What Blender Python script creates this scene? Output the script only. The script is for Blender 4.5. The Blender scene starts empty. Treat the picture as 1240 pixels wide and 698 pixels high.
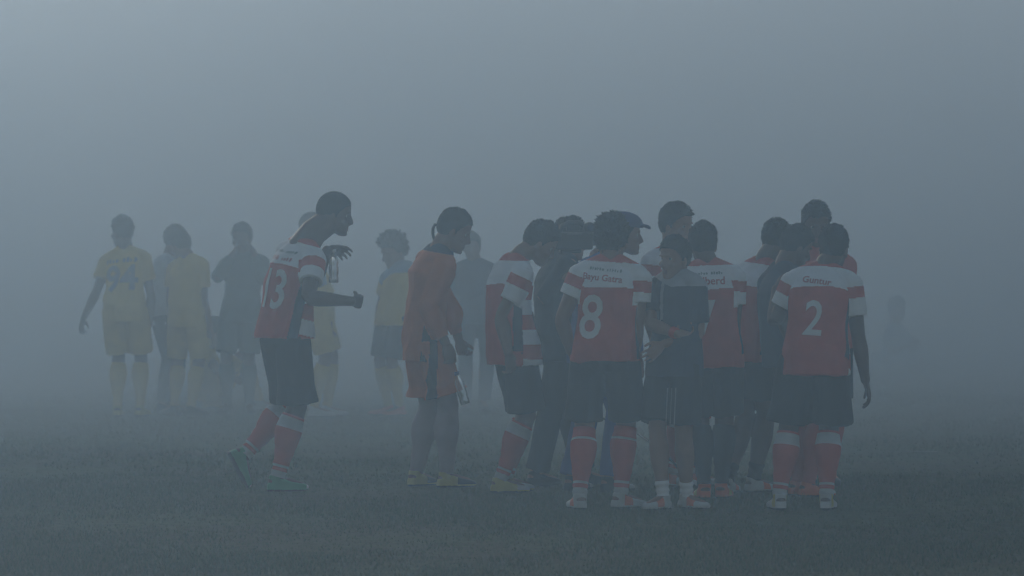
import bpy, bmesh, math, random
import numpy as np
from mathutils import Vector, Matrix
from mathutils.bvhtree import BVHTree

HAZE = True
rng = np.random.default_rng(11)
random.seed(11)
scene = bpy.context.scene
col = scene.collection

# ------------------------------------------------------------------ camera model (photo pixels 1240 x 698)
F = 6889.0            # focal length in photo pixels: a 200 mm lens
CAMZ = 1.84
PITCH = math.atan(99.0 / F)
CT, ST = math.cos(PITCH), math.sin(PITCH)
CAM = np.array([0.0, 0.0, CAMZ])


def ray(px, py):
    u = (px - 620.0) / F
    v = -(py - 349.0) / F
    d = np.array([u, CT + v * ST, -ST + v * CT])
    return d / d[1]                     # per metre of depth


def at(px, py, Y):
    return CAM + ray(px, py) * Y


def at_z(px, Y, z):
    """Point at depth Y and height z that stands in pixel column px (column is almost independent of height)."""
    return np.array([(px - 620.0) / F * Y * 1.0, Y, z])


def reach(parent, px, py, L, sgn):
    """Point on the pixel's ray that is L away from the parent joint; sgn picks the far (+) or near (-) solution."""
    d = ray(px, py)
    o = CAM - parent
    a = d @ d
    b = 2 * (o @ d)
    c = o @ o - L * L
    disc = b * b - 4 * a * c
    if disc < 0:
        return CAM + d * (-b / (2 * a))
    return CAM + d * ((-b + sgn * math.sqrt(disc)) / (2 * a))


def nrm(v):
    v = np.asarray(v, float)
    n = np.linalg.norm(v)
    return v / n if n > 1e-9 else v


def yawvec(deg):
    a = math.radians(deg)
    return np.array([math.sin(a), math.cos(a), 0.0]), np.array([math.cos(a), -math.sin(a), 0.0])


# ------------------------------------------------------------------ materials
MATS = {}


def cloth(name, rgb, rough=0.85, var=0.12, bump=0.25, scale=260):
    if name in MATS:
        return MATS[name]
    m = bpy.data.materials.new(name)
    m.use_nodes = True
    nt = m.node_tree
    b = nt.nodes['Principled BSDF']
    b.inputs['Roughness'].default_value = rough
    b.inputs['Specular IOR Level'].default_value = 0.25
    tc = nt.nodes.new('ShaderNodeTexCoord')
    n1 = nt.nodes.new('ShaderNodeTexNoise')
    n1.inputs['Scale'].default_value = 9
    n1.inputs['Detail'].default_value = 6
    nt.links.new(tc.outputs['Object'], n1.inputs['Vector'])
    r = nt.nodes.new('ShaderNodeValToRGB')
    r.color_ramp.elements[0].position = 0.3
    r.color_ramp.elements[1].position = 0.7
    lo = [c * (1 - var) for c in rgb]
    hi = [min(1, c * (1 + var)) for c in rgb]
    r.color_ramp.elements[0].color = (*lo, 1)
    r.color_ramp.elements[1].color = (*hi, 1)
    nt.links.new(n1.outputs['Fac'], r.inputs['Fac'])
    nt.links.new(r.outputs['Color'], b.inputs['Base Color'])
    n2 = nt.nodes.new('ShaderNodeTexNoise')
    n2.inputs['Scale'].default_value = scale
    n2.inputs['Detail'].default_value = 2
    nt.links.new(tc.outputs['Object'], n2.inputs['Vector'])
    bp = nt.nodes.new('ShaderNodeBump')
    bp.inputs['Strength'].default_value = bump
    bp.inputs['Distance'].default_value = 0.002
    nt.links.new(n2.outputs['Fac'], bp.inputs['Height'])
    nt.links.new(bp.outputs['Normal'], b.inputs['Normal'])
    MATS[name] = m
    return m


RED = cloth('red polyester', (0.48, 0.060, 0.036))
WHITE = cloth('white polyester', (0.74, 0.74, 0.76), var=0.05)
MWHITE = cloth('greyed white sock', (0.46, 0.45, 0.47))
BLACK = cloth('black polyester', (0.016, 0.017, 0.022))
NAVY = cloth('navy polyester', (0.022, 0.032, 0.065))
BLUE = cloth('royal blue polyester', (0.025, 0.05, 0.26))
ORANGE = cloth('orange polyester', (0.54, 0.125, 0.024))
DCAP = cloth('dark blue cap cotton', (0.018, 0.030, 0.13))
ORANGE2 = cloth('pale orange badge', (0.62, 0.26, 0.09))
YELLOW = cloth('yellow polyester', (0.58, 0.39, 0.03))
GREY = cloth('pale grey cotton', (0.50, 0.52, 0.56))
MGREY2 = cloth('soft grey yoke', (0.33, 0.34, 0.37))
MGREY = cloth('mid grey stripe', (0.22, 0.23, 0.25))
DGREY = cloth('dark grey green cotton', (0.028, 0.072, 0.058))
TIGHTS = cloth('grey mauve stocking', (0.34, 0.27, 0.30))
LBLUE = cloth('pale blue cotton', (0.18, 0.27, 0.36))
GREEN = cloth('green boot leather', (0.035, 0.24, 0.10), rough=0.45, bump=0.1)
YBOOT = cloth('yellow boot leather', (0.44, 0.37, 0.06), rough=0.45, bump=0.1)
WBOOT = cloth('white boot leather', (0.46, 0.46, 0.46), rough=0.4, bump=0.1, var=0.15)
OBOOT = cloth('orange boot leather', (0.62, 0.13, 0.04), rough=0.45, bump=0.1)
DBOOT = cloth('black boot leather', (0.02, 0.02, 0.022), rough=0.4, bump=0.1)
HAIR = cloth('black hair', (0.008, 0.007, 0.007), rough=0.8, bump=0.9, scale=420)
HAIR.node_tree.nodes['Principled BSDF'].inputs['Specular IOR Level'].default_value = 0.12
SKIN = cloth('brown skin', (0.20, 0.098, 0.058), rough=0.55, bump=0.12, scale=520, var=0.14)
SKIN2 = cloth('dark brown skin', (0.105, 0.055, 0.036), rough=0.55, bump=0.12, scale=520, var=0.14)
SKIN3 = cloth('tan skin', (0.27, 0.14, 0.088), rough=0.55, bump=0.12, scale=520, var=0.14)
SKIN4 = cloth('light tan skin', (0.40, 0.23, 0.15), rough=0.55, bump=0.12, scale=520, var=0.14)
LIPS = cloth('lips', (0.16, 0.06, 0.05), rough=0.5, bump=0.05)
EYEW = cloth('eye white', (0.34, 0.32, 0.30), rough=0.35, bump=0.0, var=0.02)
EYED = cloth('eye iris', (0.012, 0.008, 0.006), rough=0.15, bump=0.0)
PRINT_W = cloth('white print', (0.64, 0.62, 0.63), rough=0.6, var=0.08, bump=0.05)
PRINT_R = cloth('red print', (0.44, 0.14, 0.15), rough=0.6, bump=0.05)
PRINT_G = cloth('grey green print', (0.24, 0.30, 0.30), rough=0.6, bump=0.05)
PRINT_N = cloth('navy print', (0.12, 0.14, 0.19), rough=0.6, bump=0.05)
PLASTIC = cloth('black plastic', (0.014, 0.014, 0.016), rough=0.38, bump=0.08, var=0.2)
METAL = cloth('grey metal', (0.45, 0.46, 0.48), rough=0.22, bump=0.03)
METAL.node_tree.nodes['Principled BSDF'].inputs['Metallic'].default_value = 1.0
RUBBER = cloth('black rubber', (0.02, 0.02, 0.02), rough=0.6, bump=0.1)

GLASS = bpy.data.materials.new('clear plastic')
GLASS.use_nodes = True
g = GLASS.node_tree.nodes['Principled BSDF']
g.inputs['Base Color'].default_value = (0.92, 0.95, 0.97, 1)
g.inputs['Roughness'].default_value = 0.09
g.inputs['IOR'].default_value = 1.35
g.inputs['Transmission Weight'].default_value = 0.88

LENSGLASS = cloth('coated lens glass', (0.02, 0.025, 0.05), rough=0.05, bump=0.0)


# ------------------------------------------------------------------ mesh helpers
def loft(cs, sides, fws, wa, wf, n=20, wb=None, p=2.25):
    """Closed tube through ring centres cs; half widths wa along sides, wf to the front and wb to the back."""
    wb = wf if wb is None else wb
    V, Fc = [], []
    m = len(cs)
    th = np.linspace(0, 2 * np.pi, n, endpoint=False)
    c, s = np.cos(th), np.sin(th)
    c = np.sign(c) * np.abs(c) ** (2 / p)
    s = np.sign(s) * np.abs(s) ** (2 / p)
    for i in range(m):
        dep = np.where(s > 0, wf[i], wb[i])
        V.append(cs[i][None, :] + np.outer(c * wa[i], sides[i]) + np.outer(s * dep, fws[i]))
    V = np.concatenate(V)
    for i in range(m - 1):
        for j in range(n):
            k = (j + 1) % n
            Fc.append((i * n + j, i * n + k, (i + 1) * n + k, (i + 1) * n + j))
    b = len(V)
    V = np.concatenate([V, [cs[0]], [cs[-1]]])
    for j in range(n):
        k = (j + 1) % n
        Fc.append((b, k, j))
        Fc.append((b + 1, (m - 1) * n + j, (m - 1) * n + k))
    return V, Fc


def tube(pts, rad, n=14, hint=(0, 1, 0.1), flat=1.0):
    """Round tube (capped with shrinking rings) along pts with radii rad; flat scales the second axis."""
    pts = [np.asarray(q, float) for q in pts]
    rad = list(rad)
    d0, d1 = nrm(pts[1] - pts[0]), nrm(pts[-1] - pts[-2])
    P = [pts[0] - d0 * rad[0] * 0.75, pts[0] - d0 * rad[0] * 0.45] + pts + [pts[-1] + d1 * rad[-1] * 0.45, pts[-1] + d1 * rad[-1] * 0.75]
    R = [rad[0] * 0.45, rad[0] * 0.85] + rad + [rad[-1] * 0.85, rad[-1] * 0.45]
    return tube_open(P, R, n, hint, flat)


def tube_open(P, R, n=14, hint=(0, 1, 0.1), flat=1.0):
    P = [np.asarray(q, float) for q in P]
    S, W = [], []
    h = np.asarray(hint, float)
    for i in range(len(P)):
        t = nrm(P[min(i + 1, len(P) - 1)] - P[max(i - 1, 0)])
        s = np.cross(t, h)
        if np.linalg.norm(s) < 1e-3:
            s = np.cross(t, np.array([1.0, 0.2, 0.1]))
        s = nrm(s)
        f = nrm(np.cross(s, t))
        S.append(s)
        W.append(f)
    return loft(P, S, W, R, [r * flat for r in R], n, p=2.0)


def ellip(c, r, axes, n=14, m=9):
    """Ellipsoid with radii r along the three axes."""
    c = np.asarray(c, float)
    cs, wa, wf = [], [], []
    for i in range(m):
        a = -math.pi / 2 + math.pi * (i + 0.35) / (m - 0.3)
        cs.append(c + axes[2] * r[2] * math.sin(a))
        wa.append(max(1e-4, r[0] * math.cos(a)))
        wf.append(max(1e-4, r[1] * math.cos(a)))
    return loft(cs, [axes[0]] * m, [axes[1]] * m, wa, wf, n, p=2.0)


def boxm(c, size, axes, bev=0.006):
    """Bevelled box."""
    bm = bmesh.new()
    bmesh.ops.create_cube(bm, size=1.0)
    for v in bm.verts:
        v.co = Vector((v.co.x * size[0], v.co.y * size[1], v.co.z * size[2]))
    if bev > 0:
        bmesh.ops.bevel(bm, geom=list(bm.edges), offset=min(bev, min(size) * 0.4), segments=2, affect='EDGES', profile=0.5)
    A = np.array(axes)
    V = np.array([v.co[:] for v in bm.verts]) @ A + np.asarray(c)
    Fc = [tuple(v.index for v in f.verts) for f in bm.faces]
    bm.free()
    return V, Fc


def join(parts):
    V, Fc, b = [], [], 0
    for v, f in parts:
        V.append(np.asarray(v))
        Fc += [tuple(i + b for i in q) for q in f]
        b += len(v)
    return np.concatenate(V), Fc


def to_mesh(name, V, Fc, mats, slots=None, smooth=True):
    me = bpy.data.meshes.new(name)
    me.from_pydata([tuple(v) for v in V], [], Fc)
    me.update()
    for m in mats:
        me.materials.append(m)
    if slots is not None:
        me.polygons.foreach_set('material_index', np.asarray(slots, dtype=np.int32))
    if smooth:
        me.polygons.foreach_set('use_smooth', np.ones(len(me.polygons), dtype=bool))
    me.update()
    return me


def link(name, me, parent=None, origin=None):
    o = bpy.data.objects.new(name, me)
    col.objects.link(o)
    if parent is not None:
        o.parent = parent
    return o


def remesh(parts, voxel, smooth=3):
    """Union of closed pieces as one continuous skin; returns verts, faces (array of quads), normals, centres."""
    V, Fc = join(parts)
    me = bpy.data.meshes.new('tmp')
    me.from_pydata([tuple(v) for v in V], [], Fc)
    o = bpy.data.objects.new('tmp', me)
    col.objects.link(o)
    r = o.modifiers.new('r', 'REMESH')
    r.mode = 'VOXEL'
    r.voxel_size = voxel
    r.adaptivity = 0.0
    s = o.modifiers.new('s', 'SMOOTH')
    s.factor = 0.5
    s.iterations = smooth
    dg = bpy.context.evaluated_depsgraph_get()
    ev = o.evaluated_get(dg)
    m2 = bpy.data.meshes.new_from_object(ev)
    n = len(m2.vertices)
    co = np.empty(n * 3)
    m2.vertices.foreach_get('co', co)
    co = co.reshape(-1, 3)
    no = np.empty(n * 3)
    m2.vertices.foreach_get('normal', no)
    no = no.reshape(-1, 3)
    fs = [tuple(p.vertices) for p in m2.polygons]
    bpy.data.objects.remove(o)
    bpy.data.meshes.remove(me)
    bpy.data.meshes.remove(m2)
    return co, fs, no


def centres(V, Fc):
    a = np.array([q[:4] if len(q) >= 4 else (*q, q[-1]) for q in Fc])
    return V[a].mean(axis=1)


def folds(P, seed, freq=16.0, stretch=(1, 1, 0.55)):
    """Soft fold pattern in -1..1 used to crumple cloth."""
    g_ = np.random.default_rng(seed)
    Q = P * np.array(stretch) * freq
    w = np.zeros_like(Q)
    for k in range(3):
        kv = g_.normal(size=(3, 3)) * 0.45
        w += np.sin(Q @ kv + g_.uniform(0, 6.28, 3)) * 0.9
    Q = Q + w
    out = np.zeros(len(P))
    for k in range(5):
        kv = nrm(g_.normal(size=3)) * g_.uniform(0.6, 1.7)
        out += (1 - 2 * np.abs(np.sin(Q @ kv * 0.5 + g_.uniform(0, 6.28)))) / (k + 1.5)
    return out / 1.6


def decal(name, me_target, polys, origin, rx, up, dirv, mat, parent, off=0.004, maxlen=0.008):
    """Print flat polygons (2D, metres) onto a cloth surface along dirv; polys is a bmesh in XY."""
    bm = polys
    bmesh.ops.triangulate(bm, faces=list(bm.faces))
    for _ in range(8):
        es = [e for e in bm.edges if e.calc_length() > maxlen]
        if not es:
            break
        bmesh.ops.subdivide_edges(bm, edges=es, cuts=1, use_grid_fill=False)
        bmesh.ops.triangulate(bm, faces=list(bm.faces))
    tree = BVHTree.FromPolygons([v.co for v in me_target.vertices], [tuple(p.vertices) for p in me_target.polygons])
    dv = Vector(dirv)
    rxv, upv = np.asarray(rx), np.asarray(up)
    dead = []
    for v in bm.verts:
        p = np.asarray(origin) + rxv * v.co.x + upv * v.co.y
        q = Vector(p - np.asarray(dirv) * 0.45)
        hit = tree.ray_cast(q, dv, 0.9)
        if hit[0] is None:
            dead.append(v)
        else:
            v.co = hit[0] - dv * off
    if dead:
        bmesh.ops.delete(bm, geom=dead, context='VERTS')
    me = bpy.data.meshes.new(name)
    bm.to_mesh(me)
    bm.free()
    me.materials.append(mat)
    return link(name, me, parent)


def text_bm(body, size, xs=1.0, bold=0.0, shear=0.0, space=1.0):
    cu = bpy.data.curves.new('txt', 'FONT')
    cu.body = body
    cu.size = size
    cu.align_x = 'CENTER'
    cu.align_y = 'CENTER'
    cu.offset = bold
    cu.shear = shear
    cu.space_character = space
    cu.resolution_u = 3
    o = bpy.data.objects.new('txt', cu)
    col.objects.link(o)
    dg = bpy.context.evaluated_depsgraph_get()
    me = bpy.data.meshes.new_from_object(o.evaluated_get(dg))
    bpy.data.objects.remove(o)
    bpy.data.curves.remove(cu)
    bm = bmesh.new()
    bm.from_mesh(me)
    bpy.data.meshes.remove(me)
    bmesh.ops.remove_doubles(bm, verts=bm.verts, dist=1e-5)
    for v in bm.verts:
        v.co.x *= xs
        v.co.z = 0
    return bm


def rects_bm(rects):
    bm = bmesh.new()
    for (x0, y0, x1, y1, dx) in rects:
        vs = [bm.verts.new(q) for q in ((x0, y0, 0), (x1, y0, 0), (x1 + dx, y1, 0), (x0 + dx, y1, 0))]
        bm.faces.new(vs)
    return bm


def smudge_rects(w, h, n, seed):
    """A printed line too blurred to read: uneven little bars."""
    g_ = random.Random(seed)
    out, x = [], -w / 2
    step = w / n
    for i in range(n):
        if i != n // 2:
            hh = h * g_.uniform(0.55, 1.0)
            out.append((x + step * 0.12, -h / 2, x + step * g_.uniform(0.35, 0.85), -h / 2 + hh, 0.0))
            if g_.random() < 0.7:
                out.append((x + step * 0.12, -h / 2 + hh * 0.4, x + step * 0.92, -h / 2 + hh * 0.62, 0.0))
        x += step
    return out


# ------------------------------------------------------------------ people
def lerp(a, b, t):
    return a + (b - a) * t


HEAD_RINGS = [  # height, half width, front, back
    (-.119, .014, .074, .050), (-.112, .027, .086, .028), (-.098, .040, .092, .000), (-.075, .051, .092, -.032), (-.048, .061, .090, -.064),
    (-.020, .068, .087, -.086), (.010, .072, .087, -.097), (.040, .0745, .091, -.102), (.068, .072, .086, -.099),
    (.092, .061, .070, -.084), (.109, .043, .045, -.060), (.118, .020, .016, -.028)]

LEG_R = [(0, .074), (.15, .080), (.35, .083), (.6, .074), (.85, .062), (1.0, .060), (1.12, .058), (1.3, .066), (1.45, .063), (1.7, .047), (1.9, .038), (2.0, .038)]
ARM_R = [(0, .058), (.12, .060), (.4, .053), (.7, .046), (.95, .041), (1.05, .043), (1.25, .046), (1.5, .040), (1.8, .031), (2.0, .028)]


def prof(tab, t):
    return float(np.interp(t, [a for a, _ in tab], [b for _, b in tab]))


def on_limb(a, b, c, t):
    return lerp(a, b, t) if t <= 1 else lerp(b, c, t - 1)


def ik(hip, ank, l1, l2, pole):
    d = ank - hip
    L = np.linalg.norm(d)
    if L > (l1 + l2) * 0.998:
        return lerp(hip, ank, l1 / (l1 + l2))
    a = (l1 * l1 - l2 * l2 + L * L) / (2 * L)
    h = math.sqrt(max(0, l1 * l1 - a * a))
    u = d / L
    p = nrm(pole - u * (pole @ u))
    return hip + u * a + p * h


def hand_parts(wrist, hdir, nrmal, side, s, curl):
    """Palm, four unequal bent fingers and a thumb leaving the side of the palm; nrmal points out of the back of the hand."""
    P = []
    d, n, t = nrm(hdir), nrm(nrmal), nrm(side)
    base = wrist
    cs = [base + d * x * s for x in (-.01, .015, .045, .075, .092)]
    P.append(loft(cs, [t] * 5, [n] * 5, [w * s for w in (.024, .030, .039, .041, .036)], [w * s for w in (.018, .018, .016, .014, .011)], 14))
    for k, (off, ln, spr) in enumerate(((.030, .074, .16), (.0105, .084, .05), (-.0095, .077, -.05), (-.029, .059, -.17))):
        p = base + d * .078 * s + t * off * s
        ang = 0.0
        dirv = nrm(d + t * spr)
        pts, rad = [p - dirv * .02 * s, p + dirv * .012 * s], [.0095 * s, .0092 * s]
        q = pts[-1]
        for j, fr in enumerate((.46, .30, .24)):
            ang += curl * (0.75, 0.9, 0.6)[j] * (1 + 0.12 * k)
            v = dirv * math.cos(ang) - n * math.sin(ang)
            q = q + v * ln * fr * s
            pts.append(q)
            rad.append((.0088, .0082, .0072)[j] * s)
        P.append(tube(pts, rad, 8, hint=t))
    p0 = base + d * .022 * s + t * .026 * s
    cl = min(1.0, curl)
    v = nrm(d * .75 + t * (.75 - .4 * cl) - n * (.1 + .45 * cl))
    p1 = p0 + v * .040 * s
    p2 = p1 + nrm(d * .95 + t * .25 - n * (.3 + curl * .5)) * .030 * s
    p3 = p2 + nrm(d - n * (.3 + curl * .7)) * .024 * s
    P.append(tube([p0 - v * .01, p1, p2, p3], [.014 * s, .0115 * s, .0105 * s, .0085 * s], 8, hint=n))
    return P


def person(sp):
    H = sp['H']
    s = H / 1.75
    d = sp['d']
    far = sp.get('far', False)
    vox = 0.011 if far else 0.0065
    pw, pr = yawvec(sp['yaw'])
    cy = sp.get('cyaw', sp['yaw'])
    cw, cr = yawvec(cy)
    build = sp.get('build', .92 if far else 1.04)
    # --- skeleton
    if 'pel' in sp:
        Pc = at(sp['pel'][0], sp['pel'][1], d)
    else:
        Pc = at_z(sp['px'], d, 0.533 * H - sp.get('drop', 0.0))
    C7 = reach(Pc, sp['c7'][0], sp['c7'][1], .548 * s, sp['c7'][2] if len(sp['c7']) > 2 else 1)
    upv = nrm(C7 - Pc)
    # re-square the frames to the leaning spine
    cr = nrm(cr - upv * (cr @ upv) * 0.8)
    cw = nrm(np.cross(upv, cr))
    hw, hr = yawvec(sp.get('hyaw', sp['yaw']))
    hp = math.radians(sp.get('hpitch', 8))
    hu = np.array([0, 0, 1.0])
    hf = nrm(hw * math.cos(hp) - hu * math.sin(hp))
    hu = nrm(np.cross(hr, hf))
    hroll = math.radians(sp.get('hroll', 0))
    hr, hu = nrm(hr * math.cos(hroll) - hu * math.sin(hroll)), nrm(hu * math.cos(hroll) + hr * math.sin(hroll))
    hx, hy = sp['head']
    Hd = at(hx, hy, C7[1] + 0.05 * hw[1])
    L_sp = np.linalg.norm(C7 - Pc)
    bow = sp.get('hunch', .02) * s

    def spine(m):                      # m metres (at 1.75 m size) above the hip joints
        t = m * s / L_sp
        if t < 0:                      # cloth below the hips hangs straight down
            return Pc + np.array([0, 0, m * s])
        tt = min(max(t, 0), 1)
        return Pc + (C7 - Pc) * t - cw * bow * 4 * tt * (1 - tt)

    def frame(m):
        t = min(max(m * s / L_sp, 0), 1)
        r = nrm(lerp(pr, cr, t))
        u = upv
        r = nrm(r - u * (r @ u) * t)
        return r, nrm(np.cross(u * t + np.array([0, 0, 1.0]) * (1 - t), r))

    sh = {}
    for sg in (1, -1):
        q = spine(.548 - .075) + cr * sg * .172 * s * sp.get('shw', .93 if far else 1.0) + cw * .005
        sh[sg] = q
    arms = {}
    for sg, key in ((1, 'ra'), (-1, 'la')):
        a = sp.get(key)
        if a is None:                  # arm hanging
            S = sh[sg]
            E = S + np.array([0, 0, -.285 * s]) + cr * sg * .035 * s - cw * .01
            W = E + np.array([0, 0, -.235 * s]) + cw * .07 * s
            hd = nrm(np.array([0, 0, -1.0]) + cw * .2)
            curl = .5
        else:
            S = sh[sg]
            E = reach(S, a[0][0], a[0][1], .288 * s, a[0][2])
            W = reach(E, a[1][0], a[1][1], .245 * s, a[1][2])
            tip = reach(W, a[2][0], a[2][1], .17 * s, a[2][2])
            hd = nrm(tip - W)
            curl = a[3] if len(a) > 3 else .5
        arms[sg] = (S, E, W, hd, curl)
    legs = {}
    for sg, key in ((1, 'rl'), (-1, 'll')):
        l = sp[key]                    # (px, py or None, depth offset, toe yaw, toe pitch)
        Hj = Pc + pr * sg * .088 * s
        if l[1] is None:
            A = at_z(l[0], d + l[2], .088 * s)
        else:
            A = at(l[0], l[1], d + l[2])
        tw, tr = yawvec(l[3])
        tp = math.radians(l[4] if len(l) > 4 else 0)
        tf = nrm(tw * math.cos(tp) - np.array([0, 0, 1.0]) * math.sin(tp))
        tu = nrm(np.cross(tr, tf))
        kp = l[5] if len(l) > 5 else None
        pole = nrm(pw + tw * .6 + (np.array(kp) if kp else 0))
        K = ik(Hj, A, .247 * H, .246 * H, pole)
        legs[sg] = (Hj, K, A, tf, tr, tu)
    # --- base empty on the ground under the pelvis
    base = np.array([Pc[0], Pc[1], 0.0])
    if sp.get('seat'):
        base = np.array([Pc[0], Pc[1], 0.0])
    root = bpy.data.objects.new('person', None)
    root.empty_display_size = 0.2
    col.objects.link(root)
    root.location = base
    root['label'] = sp['label']
    root['category'] = 'person'
    root['group'] = sp['group']

    def L_(p):
        return np.asarray(p) - base

    # --- body
    P = []
    R = [(-.10, .09, .075), (-.05, .125, .090), (.0, .140, .096), (.10, .138, .094), (.19, .133, .092), (.30, .148, .104), (.40, .160, .112), (.46, .150, .100), (.51, .110, .080), (.548, .066, .062)]
    cs, sd, fw, wa, wf = [], [], [], [], []
    ez0 = min(1.0, sp['top'].get('ease', 1.0) + .02)
    for (m, a, b) in R:
        r, f = frame(m)
        k = ez0 if m < .42 else 1.0
        cs.append(spine(m)); sd.append(r); fw.append(f); wa.append(a * s * build * k); wf.append(b * s * build * k * (.92 if m < .42 else 1.0))
    P.append(loft(cs, sd, fw, wa, wf, 24))
    nb = spine(.535)
    P.append(tube([nb - upv * .02, lerp(nb, Hd, .4) - hf * .012 * s, Hd - hu * .05 * s - hf * .025 * s, Hd - hf * .02 * s], [q_ * s * sp.get('nk', 1.0) for q_ in (.072, .064, .062, .062)], 16))
    for sg in (1, -1):                 # trapezius and shoulder
        S = arms[sg][0]
        P.append(tube([spine(.54) + cr * sg * .03, lerp(spine(.53), S, .55) + upv * .006, S - cr * sg * .01], [.056 * s, .052 * s, .054 * s], 14))
    ms = s * 1.06 * sp.get('hs', 1.0)
    hc, hs, hfw, ha, hfr, hbk = [], [], [], [], [], []
    for (h, w, yf, yb) in HEAD_RINGS:
        mid = (yf + yb) / 2
        hc.append(Hd + hu * h * ms + hf * mid * ms); hs.append(hr); hfw.append(hf)
        ha.append(w * ms); hfr.append((yf - yb) / 2 * ms)
    P.append(loft(hc, hs, hfw, ha, hfr, 24, p=2.1))
    ax = (hr, hf, hu)

    def hpnt(x, y, z):
        return Hd + hr * x * ms + hf * y * ms + hu * z * ms
    P.append(tube([hpnt(0, .086, .012), hpnt(0, .099, -.012), hpnt(0, .108, -.034)], [.009 * ms, .011 * ms, .0135 * ms], 10))
    P.append(ellip(hpnt(0, .094, -.043), (.018 * ms, .013 * ms, .009 * ms), ax))
    P.append(ellip(hpnt(0, .086, -.068), (.024 * ms, .013 * ms, .008 * ms), ax))
    P.append(ellip(hpnt(0, .085, -.081), (.021 * ms, .013 * ms, .008 * ms), ax))
    P.append(ellip(hpnt(0, .084, -.103), (.022 * ms, .013 * ms, .014 * ms), ax))
    P.append(ellip(hpnt(0, .084, .022), (.052 * ms, .012 * ms, .009 * ms), ax))
    for sg in (1, -1):
        P.append(ellip(hpnt(sg * .073, -.012, -.018), (.010 * ms, .019 * ms, .032 * ms), (nrm(hr + hf * sg * -.35), nrm(hf + hr * sg * .35), hu)))
        P.append(ellip(hpnt(sg * .045, .066, -.030), (.020 * ms, .018 * ms, .018 * ms), ax))
    for sg in (1, -1):
        S, E, W, hd, curl = arms[sg]
        ts = [0, .12, .4, .7, .95, 1.05, 1.25, 1.5, 1.8, 2.0]
        P.append(tube([on_limb(S, E, W, t) for t in ts], [prof(ARM_R, t) * s * build for t in ts], 14))
        fa = nrm(W - E)
        out = nrm(cr * sg - fa * (cr @ fa) * sg)
        hn = nrm(out - hd * (out @ hd)) if np.linalg.norm(out - hd * (out @ hd)) > .2 else nrm(np.cross(hd, cw))
        # thumb side: in front for a hanging arm
        ths = np.cross(hd, hn)
        if ths @ (cw + np.array([0, 0, .3])) < 0:
            ths = -ths
        P += hand_parts(W + hd * .008, hd, hn, ths, s * 1.02, curl)
        Hj, K, A, tf, tr, tu = legs[sg]
        ts = [a for a, _ in LEG_R]
        P.append(tube([on_limb(Hj, K, A, t) for t in ts], [prof(LEG_R, t) * s * build for t in ts], 16))
        calf_b = on_limb(Hj, K, A, 1.35) - nrm(np.cross(np.cross(A - K, tf), A - K)) * .014 * s
        P.append(ellip(calf_b, (.046 * s, .046 * s, .10 * s), (tr, tf, nrm(K - A))))
        P.append(tube([A - tf * .03 * s - tu * .03 * s, A + tf * .06 * s - tu * .035 * s, A + tf * .14 * s - tu * .052 * s], [.034 * s, .034 * s, .024 * s], 10))
    V, Fc, N = remesh(P, vox, 2)
    # eye sockets
    for sg in (1, -1):
        e = hpnt(sg * .032, .088, .002)
        w = np.exp(-((V - e) ** 2).sum(1) / (2 * (.012 * ms) ** 2))
        V = V - hf * (w * .010 * ms)[:, None]
    C = centres(V, Fc)
    slots = np.zeros(len(Fc), int)
    q = C - Hd
    lip = (np.abs(q @ hr) < .024 * ms) & (q @ hf > .088 * ms) & (q @ hu < -.060 * ms) & (q @ hu > -.088 * ms)
    slots[lip] = 1
    skin = sp.get('skin', SKIN)
    mats = [skin, LIPS]
    me = to_mesh('body', L_(V), Fc, mats, slots)
    body = link('body', me, root)
    if sp.get('eyes', not far):
        for sg in (1, -1):
            e = hpnt(sg * .032, .0625, .002)
            v, f = ellip(e, (.0125 * ms,) * 3, ax, 14, 11)
            c = centres(v, f)
            dd = c - e
            eo = link('eye', to_mesh('eye', L_(v), f, [EYEW, EYED], ((dd @ hf) > .0105 * ms).astype(int)), root)
    # --- hair
    ht = sp.get('hair', 'short')
    off = {'buzz': .009, 'short': .016, 'bushy': .028, 'cap': .006}[ht]
    HV, HF = ellip(hpnt(0, -.007, .022), ((.074 + off) * ms, (.098 + off) * ms, (.097 + off * 1.25) * ms), ax, 64, 44)
    q = HV - Hd
    X, Y, Z = q @ hr / ms, q @ hf / ms, q @ hu / ms
    nz = folds(HV - base, sp['seed'] + 5, 60, (1, 1, 1)) + .7 * folds(HV - base, sp['seed'] + 6, 150, (1, 1, .6))
    line = np.interp(Y, [-.12, -.06, -.035, -.01, .012, .028, .05, .075, .095, .12], [-.070, -.070, -.045, -.012, -.020, .020, .050, .070, .076, .08]) + .006 * nz
    inside = np.clip((line - Z) / .014, 0, 1)
    fade = np.interp(Z, [-.06, .02, .075], [.5, .62, 1.0] if ht != 'buzz' else [1, 1, 1])          # hair shorter on the sides and nape
    cen = hpnt(0, -.01, .0)
    dirs = HV - cen
    dirs /= np.linalg.norm(dirs, axis=1)[:, None]
    amp = {'buzz': .0008, 'short': .0055, 'bushy': .011, 'cap': .003}[ht] * ms
    HV = HV - dirs * (off * (1 - fade) * .9 * ms)[:, None]
    HV = HV + dirs * (nz * amp * (1 - inside) * fade)[:, None]
    HV = HV + (cen - HV) * (inside * .55)[:, None]
    hparts = [(HV, HF)]
    if sp.get('ponytail'):
        p0 = hpnt(0, -.096, -.012)
        bk, dn = -hw * ms, np.array([0, 0, -1.0]) * ms
        pts = [p0, p0 + bk * .022 - dn * .004, p0 + bk * .032 + dn * .018, p0 + bk * .033 + dn * .05, p0 + bk * .026 + dn * .085, p0 + bk * .022 + dn * .105]
        hparts.append(tube(pts, [.011, .010, .010, .010, .008, .003], 10))
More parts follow.
